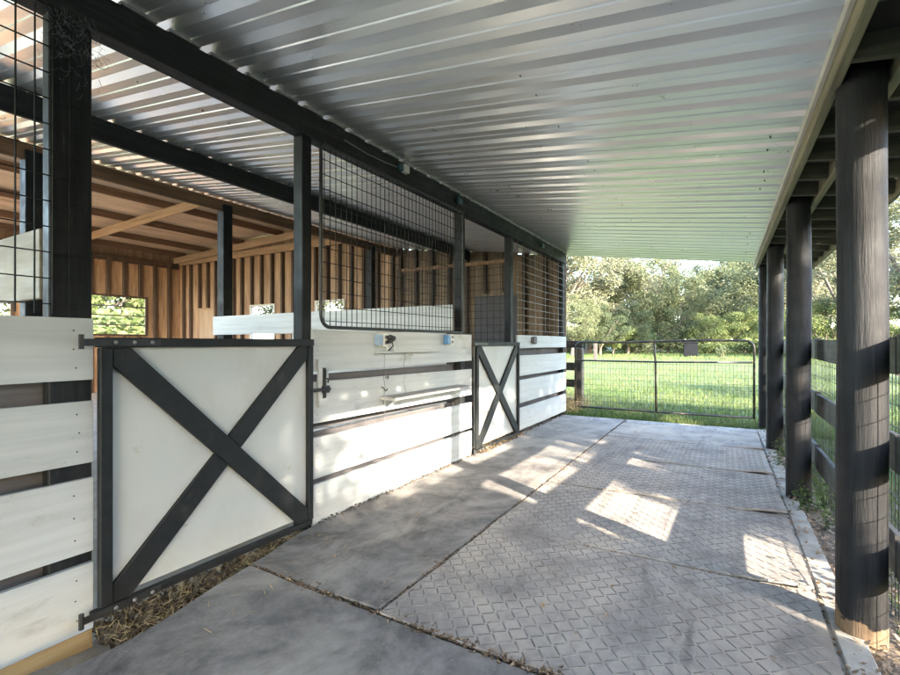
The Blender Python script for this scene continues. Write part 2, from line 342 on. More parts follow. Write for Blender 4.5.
# ------------------------------------------------------------------ stall fronts
WX = -2.47           # front plane of the boards
def board(mb, y0, y1, z0, z1, x1=WX, t=.025, dz=0, nails=(), bow=0):
    x0 = x1-t; n = 8; vs = []; fs = []
    for i in range(n+1):
        u = i/n; y = y0+(y1-y0)*u; b_ = bow*math.sin(math.pi*u); s_ = dz*u
        for (x, z) in ((x0,z0),(x1,z0),(x1,z1),(x0,z1)): vs.append((x, y, z+b_+s_+.0025*mnoise.noise((y*1.3, z*9, 2))))
    for i in range(n):
        a = i*4
        for k in range(4): fs.append((a+k, a+(k+1) % 4, a+4+(k+1) % 4, a+4+k)[::-1])
    fs += [(0,1,2,3)[::-1][::-1], tuple(n*4+k for k in range(4))[::-1]]
    mb.add(vs, fs)
    for ny in nails:
        for k in range(3):
            mb.disc((x1-.001, ny+random.uniform(-.012,.012), z0+(z1-z0)*(.2+.3*k)+dz*(ny-y0)/(y1-y0)), (1,0,0), .0042, .0016, 6, mi=1)
def stall_front(y0, y1, rows, label, nails, extra=None):
    t = thing('stall_wall', (WX, y0, 0), label, 'stall wall', 'board stall walls')
    for (z0, z1, dz) in rows:
        b = MB(); board(b, y0, y1, z0, z1, dz=dz, nails=nails, bow=random.uniform(-.004,.004)); b.build('board', [M['white'], M['screw']], t, bevel=.003)
    if extra: extra(t)
    return t
def near_extra(t):
    b = MB(); board(b, -.9, 1.05, -.15, -.04, x1=WX-.004); o = b.build('bottom_board', [M['newwood'], M['screw']], t, bevel=.003); o['label'] = 'unpainted yellow pine bottom board'
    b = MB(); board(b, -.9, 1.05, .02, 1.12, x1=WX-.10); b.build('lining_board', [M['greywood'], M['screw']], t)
stall_front(-.9, 1.05, ((1.085,1.36,0),(.715,.99,0),(.315,.645,0),(-.035,.262,0)), 'white board stall wall at far left with a raw yellow board at its foot', (.12,.985), near_extra)
def mid_extra(t):
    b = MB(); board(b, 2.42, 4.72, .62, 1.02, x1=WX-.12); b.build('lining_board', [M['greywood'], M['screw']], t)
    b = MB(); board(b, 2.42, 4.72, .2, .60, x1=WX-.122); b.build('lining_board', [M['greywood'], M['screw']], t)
stall_front(2.375, 4.755, ((1.052,1.343,0),(.69,.978,-.022),(.302,.588,-.005),(-.012,.262,0)), 'white board stall wall between the two doors, carrying shelf and sockets', (2.42,3.55,4.62), mid_extra)
def far_extra(t):
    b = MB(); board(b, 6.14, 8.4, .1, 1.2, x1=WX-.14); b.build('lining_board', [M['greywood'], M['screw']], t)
stall_front(6.115, 8.42, ((1.175,1.36,0),(.79,1.075,0),(.41,.73,0),(.035,.345,0)), 'white board stall wall at the far end beyond the second door', (6.2,8.35), far_extra)

# square posts
def sq_post(name, x, y, wx, wy, z1, label, mat='black', group='square posts of the stall fronts', z0=-.1):
    b = MB(); n = 10
    vs = []; fs = []
    for i in range(n+1):
        z = z0+(z1-z0)*i/n; dx = .003*mnoise.noise((z*1.5, x*3, y*3)); dy = .003*mnoise.noise((z*1.5, x*3+9, y*3))
        for (a, c) in ((-1,-1),(1,-1),(1,1),(-1,1)): vs.append((x+a*wx/2+dx, y+c*wy/2+dy, z))
    for i in range(n):
        for k in range(4): fs.append((i*4+k, i*4+(k+1) % 4, i*4+4+(k+1) % 4, i*4+4+k))
    fs += [(3,2,1,0), tuple(n*4+k for k in range(4))]
    b.add(vs, fs)
    return solo(b, name, M[mat], (x, y, z0), label, 'post', group, bevel=.005)
PX_ = WX-.028-.045
sq_post('stall_post', WX-.062, .978, .065, .16, 2.685, 'thick black square post hung with cobwebs at its top, left of the near door')
sq_post('stall_post', WX-.073, 2.345, .09, .085, 2.685, 'slim black square post at the latch side of the near door')
sq_post('stall_post', WX-.073, 4.60, .09, .09, 2.685, 'slim black square post left of the far door')
sq_post('stall_post', WX-.073, 5.985, .09, .10, 2.685, 'slim black square post right of the far door')
sq_post('stall_post', WX-.073, 8.385, .09, .09, 2.685, 'black square corner post at the far end of the stalls by the gate')
for y, lb in ((2.17, 'black interior post behind the wire at the far left'), (4.46, 'black interior post seen above the near door, holding the white plank'), (7.83, 'black interior post seen through the mesh panel over the shelf')):
    sq_post('interior_post', -6.47, y, .15, .15, 3.30, lb, group='black posts at the back of the stalls')

# ------------------------------------------------------------------ roof
RZ = lambda x: 2.506+.129*(.38-x)
def roof():
    t = thing('shed_roof', (-2.5, 3, 2.9), 'corrugated silver metal lean-to roof on black beams over the aisle and stalls', 'roof')
    b = MB(); prof = []
    base = [(0,0),(.006,.030),(.036,.030),(.078,0),(.145,0),(.150,.007),(.162,.007),(.167,0)]
    y = -4.6; p = .2286
    ridge = []
    while y < 8.74:
        ridge.append(y)
        for (a, z) in base:
            if y+a <= 8.79: prof.append((y+a, z))
        y += p
    prof.append((8.79, 0))
    X0, X1 = -6.5, 1.08; nx = 40; vs = []; fs = []; k = len(prof)
    for i in range(nx+1):
        x = X0+(X1-X0)*i/nx
        for (yy, z) in prof: vs.append((x, yy, RZ(x)+z+.0022*mnoise.noise((x*.9, yy*1.1, 4))))
    for i in range(nx):
        for j in range(k-1): fs.append((i*k+j, i*k+j+1, (i+1)*k+j+1, (i+1)*k+j))
    b.add(vs, fs)
    for xs in (-.93, .25, -3.4, -5.6):                       # screw tips poking through the sheet
        for yy in ridge:
            for a in (.12,):
                if random.random() < (.4 if xs == .25 else .45):
                    xx = xs+random.uniform(-.02,.02); z = RZ(xx)
                    k_ = .85 if xs == .25 else .62
                    b.tube([(xx, yy+a, z), (xx+.002, yy+a, z-.008*k_), (xx+.003, yy+a+.001, z-.015*k_)], [.0055*k_,.0045*k_,.0016*k_], 5, mi=1)
    o = b.build('roof_sheet', [M['metal'], M['screw']], t)
    s_ = o.modifiers.new('solid', 'SOLIDIFY'); s_.thickness = .001; s_.offset = 1
    b = MB().box(WX-.06, WX-.022, -4.5, 8.46, 2.69, 2.862); b.build('header_beam', M['blacky'], t, bevel=.004)
    b = MB().box(WX-.10, WX-.0, -4.5, 8.46, 2.672, 2.688); b.build('header_flange', M['blacky'], t, bevel=.003)
    b = MB()
    for i, yy in enumerate(ridge):
        if yy > 8.4: break
        b.box(WX-.058, WX-.006, yy+.052, yy+p-.01, 2.858, 2.8745)
    b.build('closure_strip', M['steel'], t)
    b = MB().bar((-4.58,-4.5,3.05), (-4.58,8.7,3.05), .05, .19); b.build('purlin', M['blacky'], t, bevel=.004)
    b = MB().box(-6.47, -6.42, -4.5, 8.7, 3.20, 3.36); b.build('back_beam', M['purlinw'], t)
    b = MB().box(.400, .442, -4.6, 8.74, 2.382, 2.494); b.build('eave_beam', M['beamwood'], t, bevel=.004)
    b = MB().box(.382, .398, -4.6, 8.76, 2.462, 2.5035).box(.382,.3985,-4.6,8.76,2.455,2.461); b.build('edge_trim', M['trim'], t)
    b = MB().box(.612, .655, -4.6, 8.70, 2.372, 2.472); b.build('eave_beam', M['beamwood'], t, bevel=.004)
    y = -4.435
    while y < 8.7:
        b = MB().bar((.445, y, RZ(.445)-.055), (.61, y, RZ(.61)-.055), .038, .10)
        b.build('rafter', M['rafter'], t)
        b2 = MB().bar((.657, y, RZ(.657)-.055), (1.045, y, RZ(1.045)-.055), .038, .10)
        b2.build('rafter', M['rafter'], t)
        y += .407
    b = MB().bar((.445, 2.05, RZ(.445)-.003), (1.04, 2.05, RZ(1.04)-.003), 13.3, .004); b.build('underlay', M['deck'], t)
    b = MB().box(1.047, 1.075, -4.6, 8.74, 2.29, 2.408); b.build('fascia', M['beamwood'], t, bevel=.003)
    return t
roof()
# cables/devices on the header
def header_box():
    t = thing('junction_box', (WX, 3.42, 2.78), 'small ivory electrical box with a dark fitting, clipped high on the black header', 'electrical box')
    MB().box(WX-.019, WX+.028, 3.43, 3.50, 2.765, 2.835).build('box_body', M['ivory'], t, bevel=.004)
    MB().box(WX-.019, WX+.015, 3.365, 3.427, 2.768, 2.825).build('fitting', M['teal'], t, bevel=.006)
    MB().tube([(WX-.014, 3.365, 2.79),(WX-.012, 3.2, 2.775),(WX-.012, 2.95, 2.765),(WX-.012, 2.7, 2.78)], .006, 6).build('cable', M['greyp'], t)
header_box()
for y, lb in ((4.47, 'small dark teal clamp on the header above the slim post left of the far door'), (7.15, 'small dark teal clamp on the header near the far end')):
    t = thing('cable_clamp', (WX, y, 2.78), lb, 'clamp', 'teal clamps on the header')
    MB().box(WX-.019, WX+.022, y-.05, y+.05, 2.742, 2.80).build('body', M['teal'], t, bevel=.012)
    for dy in (-.02, .025): MB().tube([(WX+.01, y+dy, 2.80), (WX+.012, y+dy, 2.838)], .010, 8).build('clamp_bolt', M['teal'], t)

# ------------------------------------------------------------------ mesh panels
def rrect(y0, y1, z0, z1, r, n=6):
    pts = []; R = r
    for k, a0 in enumerate((-90, 0, 90, 180)):
        r = (.03, .03, .03, R)[k]
        cy_, cz = ((y1-r, z0+r), (y1-r, z1-r), (y0+r, z1-r), (y0+r, z0+r))[k]
        for i in range(n+1):
            a = math.radians(a0+90*i/n); pts.append((cy_+r*math.cos(a), cz+r*math.sin(a)))
    return pts
def mesh_panel(y0, y1, z0, z1, label, frame=True, py=.0575, pz=.104, vr=.0021, mat='wire', x=WX+.012, hmat=None):
    t = thing('mesh_panel', (x, y0, z0), label, 'mesh panel', 'wire mesh panels above the stall fronts')
    if frame:
        MB().tube([(x, a, c) for a, c in rrect(y0, y1, z0, z1, .09)], .0135, 8, closed=True).build('frame', M['blackmetal'], t, smooth=True)
    b = MB(); y = y0+.03
    while y < y1-.01:
        b.wire((x+.002+.002*math.sin(y*40), y, z0+.005), (x+.003, y+.002*math.sin(y*9), z1-.005), vr); y += py
    z = z0+.045
    while z < z1-.01:
        prev = None
        for i in range(9):
            yy = y0+.005+(y1-y0-.01)*i/8; pt = (x-.002, yy, z+.003*mnoise.noise((yy*2, z*7, 1)))
            if prev: b.wire(prev, pt, vr)
            prev = pt
        z += pz
    b.build('wire_mesh', M[mat], t)
    return t
mesh_panel(-.6, 1.01, 1.37, 2.66, 'dark wire mesh panel in front of the thick post at the far left', frame=False, py=.061, pz=.108, vr=.0024)
mesh_panel(2.435, 4.525, 1.362, 2.655, 'framed dark wire mesh panel above the shelf and sockets', vr=.0024)
mesh_panel(6.06, 8.33, 1.385, 2.655, 'wire mesh panel with pale horizontal wires beside the gate', py=.23, pz=.104, mat='wirepale', frame=False, vr=.0022)

# ------------------------------------------------------------------ stall doors
def stall_door(y0, y1, z0, z1, label, hinge_left):
    x = WX+.006
    t = thing('stall_door', (x, y0, z0), label, 'door', 'crossbraced stall doors')
    fw = .052
    MB().box(x-.012, x+.004, y0+.02, y1-.02, z0+.02, z1-.02).build('panel', M['panel'], t)
    MB().box(x+.005, x+.04, y0, y0+fw, z0, z1-.047).build('stile', M['brace'], t, bevel=.004)
    MB().box(x+.005, x+.04, y1-fw*.8, y1, z0, z1-.047).build('stile', M['brace'], t, bevel=.004)
    MB().box(x+.005, x+.042, y0-.01, y1+.005, z1-.045, z1).build('rail', M['brace'], t, bevel=.004)
    MB().box(x+.005, x+.042, y0-.03, y1-.01, z0-.035, z0-.002).build('rail', M['brace'], t, bevel=.004)
    xa, xb = x+.0065, x+.034; bw = .112; A0, A1, B0, B1 = y0+fw+.002, y1-fw*.8-.002, z0+.0, z1-.049
    def clip(poly, n, d):                                  # keep n.p <= d
        out = []
        for i, p in enumerate(poly):
            q = poly[(i+1) % len(poly)]; fp, fq = n.dot(p)-d, n.dot(q)-d
            if fp <= 0: out.append(p)
            if (fp < 0 < fq) or (fq < 0 < fp): out.append(p.lerp(q, fp/(fp-fq)))
        return out
    rect = [Vector((A0,B0)), Vector((A1,B0)), Vector((A1,B1)), Vector((A0,B1))]
    def strip_poly(p, q):
        d = (q-p).normalized(); n_ = Vector((-d.y, d.x)); c = n_.dot(p)
        return clip(clip(rect, n_, c+bw/2), -n_, -c+bw/2), n_, c
    def slab_(poly, xa, xb):
        k = len(poly); b = MB()
        b.add([(xa, *v) for v in poly]+[(xb, *v) for v in poly], [tuple(range(k))[::-1], tuple(range(k, 2*k))]+[(i, (i+1) % k, k+(i+1) % k, k+i) for i in range(k)])
        b.build('brace', M['brace'], t, bevel=.003)
    p1, n1, c1 = strip_poly(Vector((A0, B1)), Vector((A1, B0))); slab_(p1, xa, xb)
    p2, n2, c2 = strip_poly(Vector((A0, B0)), Vector((A1, B1)))
    slab_(clip(p2, n1, c1-bw/2-.002), xa, xb-.004); slab_(clip(p2, -n1, -c1-bw/2-.002), xa, xb-.004)
    for z in (z1-.022, z0-.019):
        h = MB().box(x+.043, x+.047, y0-.07, y0+.26, z-.016, z+.016)
        h.tube([(x+.045, y0-.075, z-.03), (x+.045, y0-.075, z+.035)], .011, 8)
        ho = h.build('hinge', M['blackmetal'], t)
        for k in range(3):
            MB().tube([(x+.047, y0+.06+.08*k, z), (x+.052, y0+.06+.08*k, z), (x+.055, y0+.06+.08*k, z)], [.010,.009,.004], 8).build('bolt', M['wirepale'], ho, smooth=True)
    return t
stall_door(1.058, 2.335, .055, 1.275, 'near white stall door with black X bracing above scattered straw', True)
stall_door(4.80, 6.09, .045, 1.26, 'far white stall door with black X bracing, lit low by the sun', True)
def latch():
    t = thing('door_latch', (WX, 2.42, .82), 'black sliding bolt latch on a white wooden block beside the near door', 'latch')
    x = WX+.001
    MB().box(x, x+.022, 2.405, 2.50, .80, 1.135).build('backing_block', M['white'], t, bevel=.003)
    MB().box(x+.0225, x+.027, 2.438, 2.470, .86, 1.075).build('plate', M['blackmetal'], t, bevel=.002)
    MB().tube([(x+.035, 2.454, .87), (x+.035, 2.454, 1.06)], .008, 8).tube([(x+.035, 2.454, 1.0), (x+.06, 2.454, 1.0), (x+.062, 2.454, .97)], .006, 6).build('bolt', M['blackmetal'], t, smooth=True)
    MB().tube([(x+.042, 2.31, .925), (x+.042, 2.49, .925)], .012, 8).box(x+.0275, x+.05, 2.428, 2.482, .90, .95).build('hasp', M['blackmetal'], t)
latch()

# ------------------------------------------------------------------ sockets, ledge, shelf, leads
def socket(y, z, label, blue, cover, plug=False):
    x = WX+.001
    t = thing('outlet_box', (x, y, z), label, 'socket', 'outlet boxes on the stall boards')
    MB().box(x, x+.055, y-.06, y-.004, z-.045, z+.045).build('box_body', blue, t, bevel=.006)
    c = MB().box(x, x+.058, y-.002, y+.055, z-.055, z+.055).build('cover', cover, t, bevel=.004)
    for dz in (-.024, .024):
        MB().box(x+.0585, x+.061, y+.008, y+.042, z+dz-.014, z+dz+.014).build('receptacle', M['greyp'], c)
    if plug:
        p = MB().tube([(x+.061, y+.03, z+.02), (x+.085, y+.05, z+.022), (x+.10, y+.09, z+.015)], [.014,.022,.016], 9)
        p.tube([(x+.061, y+.03, z-.02), (x+.09, y+.04, z-.01), (x+.11, y+.06, z+.005)], [.014,.02,.014], 9)
        p.tube([(x+.09, y+.055, z), (x+.09, y+.08, z-.05), (x+.06, y+.05, z-.09)], .006, 6)
        po = p.build('plug', M['screw'], t, smooth=True)
socket(3.09, 1.275, 'outlet box with pale blue side and dark plugs above the thin ledge', M['bluepale'], M['ivory'], True)
socket(4.19, 1.285, 'bright blue outlet box with white cover, right of the plugged one', M['blue'], M['ivory'])
socket(6.70, 1.29, 'grey outlet box on the far stall wall below the pale mesh', M['greyp'], M['greyp'])
def ledge():
    t = thing('ledge', (WX, 3.05, 1.17), 'thin pale ledge strip below the plugged outlet box', 'ledge')
    MB().box(WX+.001, WX+.07, 3.03, 3.94, 1.166, 1.184).build('strip', M['panel'], t, bevel=.002)
    MB().box(WX+.001, WX+.03, 3.55, 3.58, 1.135, 1.166).build('bracket', M['panel'], t)
    for y in (3.17, 3.26):
        MB().tube([(WX+.03, y, 1.1825), (WX+.03, y, 1.225)], [.014,.010], 8).build('knob', M['ivory'], t, smooth=True)
ledge()
def shelf():
    t = thing('wall_shelf', (WX, 3.3, .77), 'long narrow weathered shelf fixed to the white boards between the doors', 'shelf')
    b = MB(); b.bar((WX+.085, 3.10, .795), (WX+.085, 4.42, .795), .165, .028); b.build('shelf_board', M['shelfgrey'], t, bevel=.004)
    MB().box(WX+.001, WX+.02, 3.16, 4.38, .735, .778).build('cleat', M['white'], t)
    for y in (3.2, 4.3): MB().bar((WX+.012, y, .70), (WX+.10, y, .775), .02, .02).build('bracket', M['white'], t)
shelf()
def lead(y, zs, label):
    x = WX+.028; pts = [(x, y+.012*math.sin(i*1.3), zs[0]+(zs[1]-zs[0])*i/12) for i in range(13)]
    solo(MB().tube(pts, .0016, 5), 'lead_cord', M['cord'], (x, y, zs[1]), label, 'cord', 'cords hanging on the boards')
lead(3.13, (1.165, .60), 'thin dark cord hanging from the ledge below the plugs')
lead(3.42, (1.165, .80), 'thin dark cord hanging from the ledge down to the shelf end')
solo(MB().tube([(WX+.002,3.13,.885),(WX+.02,3.13,.88),(WX+.032,3.135,.862),(WX+.03,3.15,.85),(WX+.024,3.17,.853),(WX+.022,3.18,.868)], .0042, 6), 'coat_hook', M['blackmetal'], (WX,3.22,.85), 'small black curved hook just left of the shelf', 'hook', smooth=True)
solo(MB().tube([(WX+.008,3.17,.955),(WX+.02,3.185,.972),(WX+.02,3.21,.96),(WX+.02,3.18,.945),(WX+.02,3.2,.975),(WX+.02,3.16,.963)], .0032, 5), 'wire_knot', M['wire'], (WX,3.18,.95), 'tangled knot of dark wire on the board above the hook', 'wire')

# ------------------------------------------------------------------ stall partitions
def partition(y, x0, x1, rows, label, mat='whitex'):
    t = thing('stall_partition', (x1, y, 0), label, 'partition', 'partitions between the stalls')
    for (xa, xb, za, zb, tilt) in rows:
        b = MB(); b.bar((xa, y, (za+zb)/2+tilt), (xb, y, (za+zb)/2), .03, zb-za); b.build('board', M[mat], t, bevel=.003)
    return t
partition(4.40, -6.6, -2.51, [(-6.65,-2.51,1.385,1.66,-.015),(-4.95,-2.6,1.09,1.375,0),(-4.95,-2.6,.8,1.08,0),(-4.95,-2.6,.5,.79,0),(-4.95,-2.6,.2,.49,0),(-4.95,-2.6,-.1,.19,0)], 'white board partition seen behind the mesh over the shelf')
partition(.98, -6.5, -2.79, [(-6.5,-2.79,1.46,1.79,-.02),(-6.5,-2.67,1.0,1.28,0),(-6.5,-2.67,.6,.85,0),(-6.5,-2.67,.15,.45,0)], 'pale board partition behind the wire at the far left edge', 'partwood')
b = MB(); t = thing('divider_mesh', (-2.6, 6.06, 1.2), 'dark wire divider inside the stall above the far door', 'mesh panel')
x = -4.4
while x < -2.6: b.wire((x, 6.06, 1.2), (x, 6.06, 2.35), .003); x += .1
z = 1.2
while z < 2.4: b.wire((-4.4, 6.063, z), (-2.62, 6.063, z), .003); z += .1
b.build('wire_mesh', M['wire'], t); MB().bar((-4.42,6.06,-.1),(-4.42,6.06,2.4),.06,.06).build('upright', M['stud'], t); MB().bar((-4.4,6.06,2.38),(-2.62,6.06,2.38),.04,.05).build('rail', M['purlinw'], t)
for z in (.2,.55,.9): MB().box(-4.38,-2.62,6.045,6.075,z-.15,z+.15).build('board', M['greywood'], t)

# ------------------------------------------------------------------ barn behind the stalls
def wall_with_holes(axis, c, a0, a1, z0, ztop, holes, name, label, mats, studs, dirn):
    """axis 'x': wall lies in plane X=c and runs along Y; 'y': plane Y=c, runs along X. dirn = side of the room."""
    def bx(b, a_, b_, za, zb, d0, d1):
        d0, d1 = sorted((c+dirn*d0, c+dirn*d1))
        return b.box(d0, d1, a_, b_, za, zb) if axis == 'x' else b.box(a_, b_, d0, d1, za, zb)
    t = thing(name, ((c, a0, 0) if axis == 'x' else (a0, c, 0)), label, 'barn wall')
    holes = sorted(holes); cur = a0
    def run(a_, b_):
        sb = MB(); k = max(1, int((b_-a_)/.2))
        for i in range(k):
            u0 = a_+(b_-a_)*i/k; u1 = a_+(b_-a_)*(i+1)/k; bx(sb, u0, u1, z0, ztop(max(u0, u1)), -.03, 0)
        sb.build('sheathing', mats[0], t)
    for (h0, h1, hz0, hz1, kind) in holes:
        run(cur, h0)
        bx(bx(MB(), h0, h1, z0, hz0, -.03, 0), h0, h1, hz1, ztop(h0), -.03, 0).build('sheathing', mats[0], t)
        if kind == 'ply':
            bx(MB(), h0, h1, hz0, hz1, -.04, -.01).build('plywood_hatch', M['ply'], t)
        elif kind == 'door':
            bx(MB(), h0, h1, hz0, hz1, -.04, -.01).build('door_leaf', M['doordark'], t)
        else:
            f = bx(bx(bx(bx(MB(), h0-.05, h0+.005, hz0-.05, hz1+.05, .002, .04), h1-.005, h1+.05, hz0-.05, hz1+.05, .002, .04), h0+.006, h1-.006, hz1-.003, hz1+.05, .002, .04), h0+.006, h1-.006, hz0-.05, hz0+.003, .002, .04)
            fo = f.build('window', M['frame'] if kind != 'raw' else M['stud'], t)
            n = 4 if kind == 'raw' else 1
            sb = MB()
            for i in range(1, n): bx(sb, h0, h1, hz0+(hz1-hz0)*i/n-.018, hz0+(hz1-hz0)*i/n+.018, -.02, -.004)
            if n > 1: sb.build('slat', M['greywood'], fo)
        cur = h1
    run(cur, a1)
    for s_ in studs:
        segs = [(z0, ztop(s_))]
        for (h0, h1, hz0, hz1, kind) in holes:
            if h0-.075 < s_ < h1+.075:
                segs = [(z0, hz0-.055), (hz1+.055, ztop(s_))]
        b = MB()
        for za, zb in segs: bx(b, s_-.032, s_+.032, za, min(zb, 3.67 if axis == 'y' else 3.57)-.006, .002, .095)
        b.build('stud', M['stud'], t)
    return t, bx
BZ = lambda x: 3.86+.035*(x+10)       # barn ceiling plate height
XB = -14.9; YE = 8.72
stud_y = [1.62+.42*i for i in range(17)]
t, bx = wall_with_holes('x', XB, 1.2, YE, -.12, lambda y: 4.03, [(2.5, 4.6, 1.50, 2.56, 'raw'), (5.55, 7.67, 1.50, 2.56, 'raw')], 'barn_back_wall', 'brown timber barn wall with a wide slatted opening showing bright trees', [M['barnx']], stud_y, 1)  # the nearer opening is added to brighten the barn inside
bx(MB(), 1.2, YE-.1, 3.56, 3.72, .0, .10).build('top_plate', M['stud'], t)
stud_x = [XB+.28+.405*i+random.uniform(-.03,.03) for i in range(21)]
t, bx = wall_with_holes('y', YE, XB, -6.35, -.12, lambda x: 4.02+.04*(x+14.9), [(-13.9,-13.08,1.3,2.25,'ply'),(-11.45,-10.52,1.35,2.26,'win'),(-8.93,-8.03,1.35,2.27,'win')], 'barn_end_wall', 'brown timber barn end wall with two small bright windows and a plywood hatch', [M['barny']], stud_x, -1)
bx(MB(), XB+.12, -6.36, 3.66, 3.84, .0, .11).build('top_plate', M['plate'], t)
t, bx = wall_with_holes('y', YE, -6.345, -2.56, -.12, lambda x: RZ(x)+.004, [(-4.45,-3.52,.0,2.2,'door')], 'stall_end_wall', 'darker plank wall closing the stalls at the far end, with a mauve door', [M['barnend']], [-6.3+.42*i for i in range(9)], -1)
def barn_roof():
    t = thing('barn_roof', (-10, 3, 3.9), 'brown timber barn ceiling on dark purlins and an orange rafter', 'roof')
    rb = lambda x: 3.95+.04*(x+8.8)
    for y in (2.35, 5.64, 8.5):
        MB().bar((XB+.05, y, rb(XB)+.09), (-6.42, y, rb(-6.42)+.09), .045, .18).build('rafter', M['rafw'], t, bevel=.004)
    for x in (-7.3, -8.75, -10.2, -11.8, -13.4, -14.6):
        MB().box(x-.022, x+.022, 1.2, 8.85, rb(x)+.185, rb(x)+.335).build('purlin', M['purlinw'], t)
    MB().box(-6.40, -6.37, 1.2, 8.9, 3.42, 4.42).build('added_front_siding', M['barnx'], t)  # unseen siding added to keep sun out above the lean-to roof
    b = MB(); b.bar((XB-.3, 5.05, rb(XB-.3)+.352), (-6.2, 5.05, rb(-6.2)+.352), 8.0, .025); b.build('ceiling_board', M['ceilw'], t)
barn_roof()

# ------------------------------------------------------------------ round posts and board fence on the open side
def round_post(y, h, r, seed, label, mat, x=.518):
    b = MB(); n = 24; k = 28; vs = []; fs = []
    for i in range(k+1):
        z = -.12+(h+.12)*i/k
        for j in range(n):
            a = 2*math.pi*j/n
            rr = r*(1.04-.05*i/k)+.005*mnoise.noise((math.cos(a)*1.3+seed, math.sin(a)*1.3, z*.8))+.0022*mnoise.noise((math.cos(a)*6, math.sin(a)*6+seed, z*1.6))
            dx = .010*mnoise.noise((z*.7, seed, 1)); dy = .010*mnoise.noise((z*.7, seed, 8))
            vs.append((x+dx+rr*math.cos(a), y+dy+rr*math.sin(a), z))
    for i in range(k):
        for j in range(n): fs.append((i*n+j, i*n+(j+1) % n, (i+1)*n+(j+1) % n, (i+1)*n+j))
    fs += [tuple(range(n))[::-1], tuple(k*n+j for j in range(n))]
    b.add(vs, fs)
    return solo(b, 'round_post', mat, (x, y, -.12), label, 'post', 'round black posts on the open side', smooth=True)
PY_ = [.62, 2.70, 4.78, 6.83, 8.47]
pl = ['round black post beside the camera, outside the picture', 'nearest round black post, bare brown wood showing at its foot', 'second round black post from the camera, weeds at its base', 'third round black post from the camera', 'farthest round black post, beside the end of the gate']
for i, y in enumerate(PY_):
    round_post(y, 2.455, [.09,.0875,.085,.085,.085][i], i*3.1, pl[i], M['polefoot'] if i == 1 else M['pole'])
def fence():
    t = thing('board_fence', (.66, 3, 0), 'black three-rail board fence with wire netting on the open right side', 'fence')
    ys = [-1.5]+PY_; X = .645
    for i in range(5):
        for z0, z1 in ((.25,.425),(.69,.85),(1.125,1.285)):
            j = random.uniform(-.012,.012); j2 = random.uniform(-.012,.012)
            b = MB(); n = 8; a = ys[i]+.002; e = ys[i+1]-.002; vs = []; fs = []
            for q in range(n+1):
                u = q/n; y = a+(e-a)*u; s_ = j+(j2-j)*u-.008*math.sin(math.pi*u)
                for (x, z) in ((X-.014,z0),(X+.014,z0),(X+.014,z1),(X-.014,z1)): vs.append((x, y, z+s_))
            for q in range(n):
                for c in range(4): fs.append((q*4+c, q*4+(c+1) % 4, q*4+4+(c+1) % 4, q*4+4+c))
            fs += [(0,1,2,3), tuple(n*4+c for c in range(4))]
            b.add(vs, fs); b.build('rail', M['rail'], t, bevel=.004)
    b = MB(); y = -1.4; X2 = X+.02
    while y < 8.45:
        b.wire((X2, y, .02), (X2+.004*math.sin(y*7), y+.006*math.sin(y*3), 1.22), .0013); y += .052
    z = .05
    while z < 1.23:
        for q in range(14): b.wire((X2, -1.4+q*.7, z+.006*math.sin(q*2+z*9)), (X2, -.7+q*.7, z+.006*math.sin((q+1)*2+z*9)), .0013)
        z += .102
    b.build('wire_netting', M['wire'], t)
fence()

# ------------------------------------------------------------------ gate and things beyond
def gate():
    Y = 8.93; x0, x1 = -2.44, .40; zt = 1.265; zb = .045
    t = thing('pipe_gate', (x0, Y, 0), 'wide worn black pipe gate with wire netting closing the aisle end', 'gate')
    pts = [(x0, zb)]
    for i in range(7): a = math.radians(180-90*i/6); pts.append((x0+.12+.12*math.cos(a), zt-.12+.12*math.sin(a)))
    for i in range(1, 6): u = i/6; pts.append((x0+.12+(x1-x0-.24)*u, zt+.02*u-.012*math.sin(math.pi*u*2)))
    for i in range(7): a = math.radians(90-90*i/6); pts.append((x1-.12+.12*math.cos(a), zt+.02-.12+.12*math.sin(a)))
    pts.append((x1, zb))
    MB().tube([(a, Y, c) for a, c in pts], .018, 10).build('frame', M['gatepipe'], t, smooth=True)
    MB().tube([(x0+.02, Y, .925), (-1, Y, .92), (x1-.02, Y, .94)], .016, 10).build('cross_bar', M['gatepipe'], t, smooth=True)
    MB().tube([(x0+.02, Y, .06), (-1, Y, .05), (x1-.02, Y, .06)], .016, 10).build('cross_bar', M['gatepipe'], t, smooth=True)
    MB().tube([(-1.07, Y+.003, 1.26), (-1.062, Y+.003, 1.1), (-1.045, Y+.003, .94), (-1.04, Y+.003, .5), (-1.035, Y+.003, .06)], .019, 10).build('upright', M['gatepipe'], t, smooth=True)
    b = MB(); x = x0+.06
    while x < x1-.02: b.wire((x, Y+.02, .05), (x+.004*math.sin(x*9), Y+.02, .92), .0019); x += .052
    z = .07
    while z < .93: b.wire((x0+.02, Y+.022, z), (x1-.02, Y+.022, z+.004*math.sin(z*20)), .0017); z += .102
    b.build('wire_netting', M['wire'], t)
gate()
def side_fence():
    t = thing('paddock_fence', (-2.5, 9.55, 0), 'short run of dark board fence with a brown post just past the stall corner', 'fence')
    MB().box(-2.60,-2.46,9.50,9.64,-.1,1.15).build('fence_post', M['brownpost'], t, bevel=.012)
    for z0, z1 in ((1.155,1.29),(.70,.86),(.37,.52),(-.02,.14)):
        MB().box(-4.9,-2.44 if z0 > 1 else -2.47,9.465,9.495,z0,z1).build('rail', M['rail'], t, bevel=.003)
side_fence()
def along(u, d):
    r = (u-450)/475; s, c = math.sin(YAW), math.cos(YAW)
    return (d*(-s+r*c), d*(c+r*s))
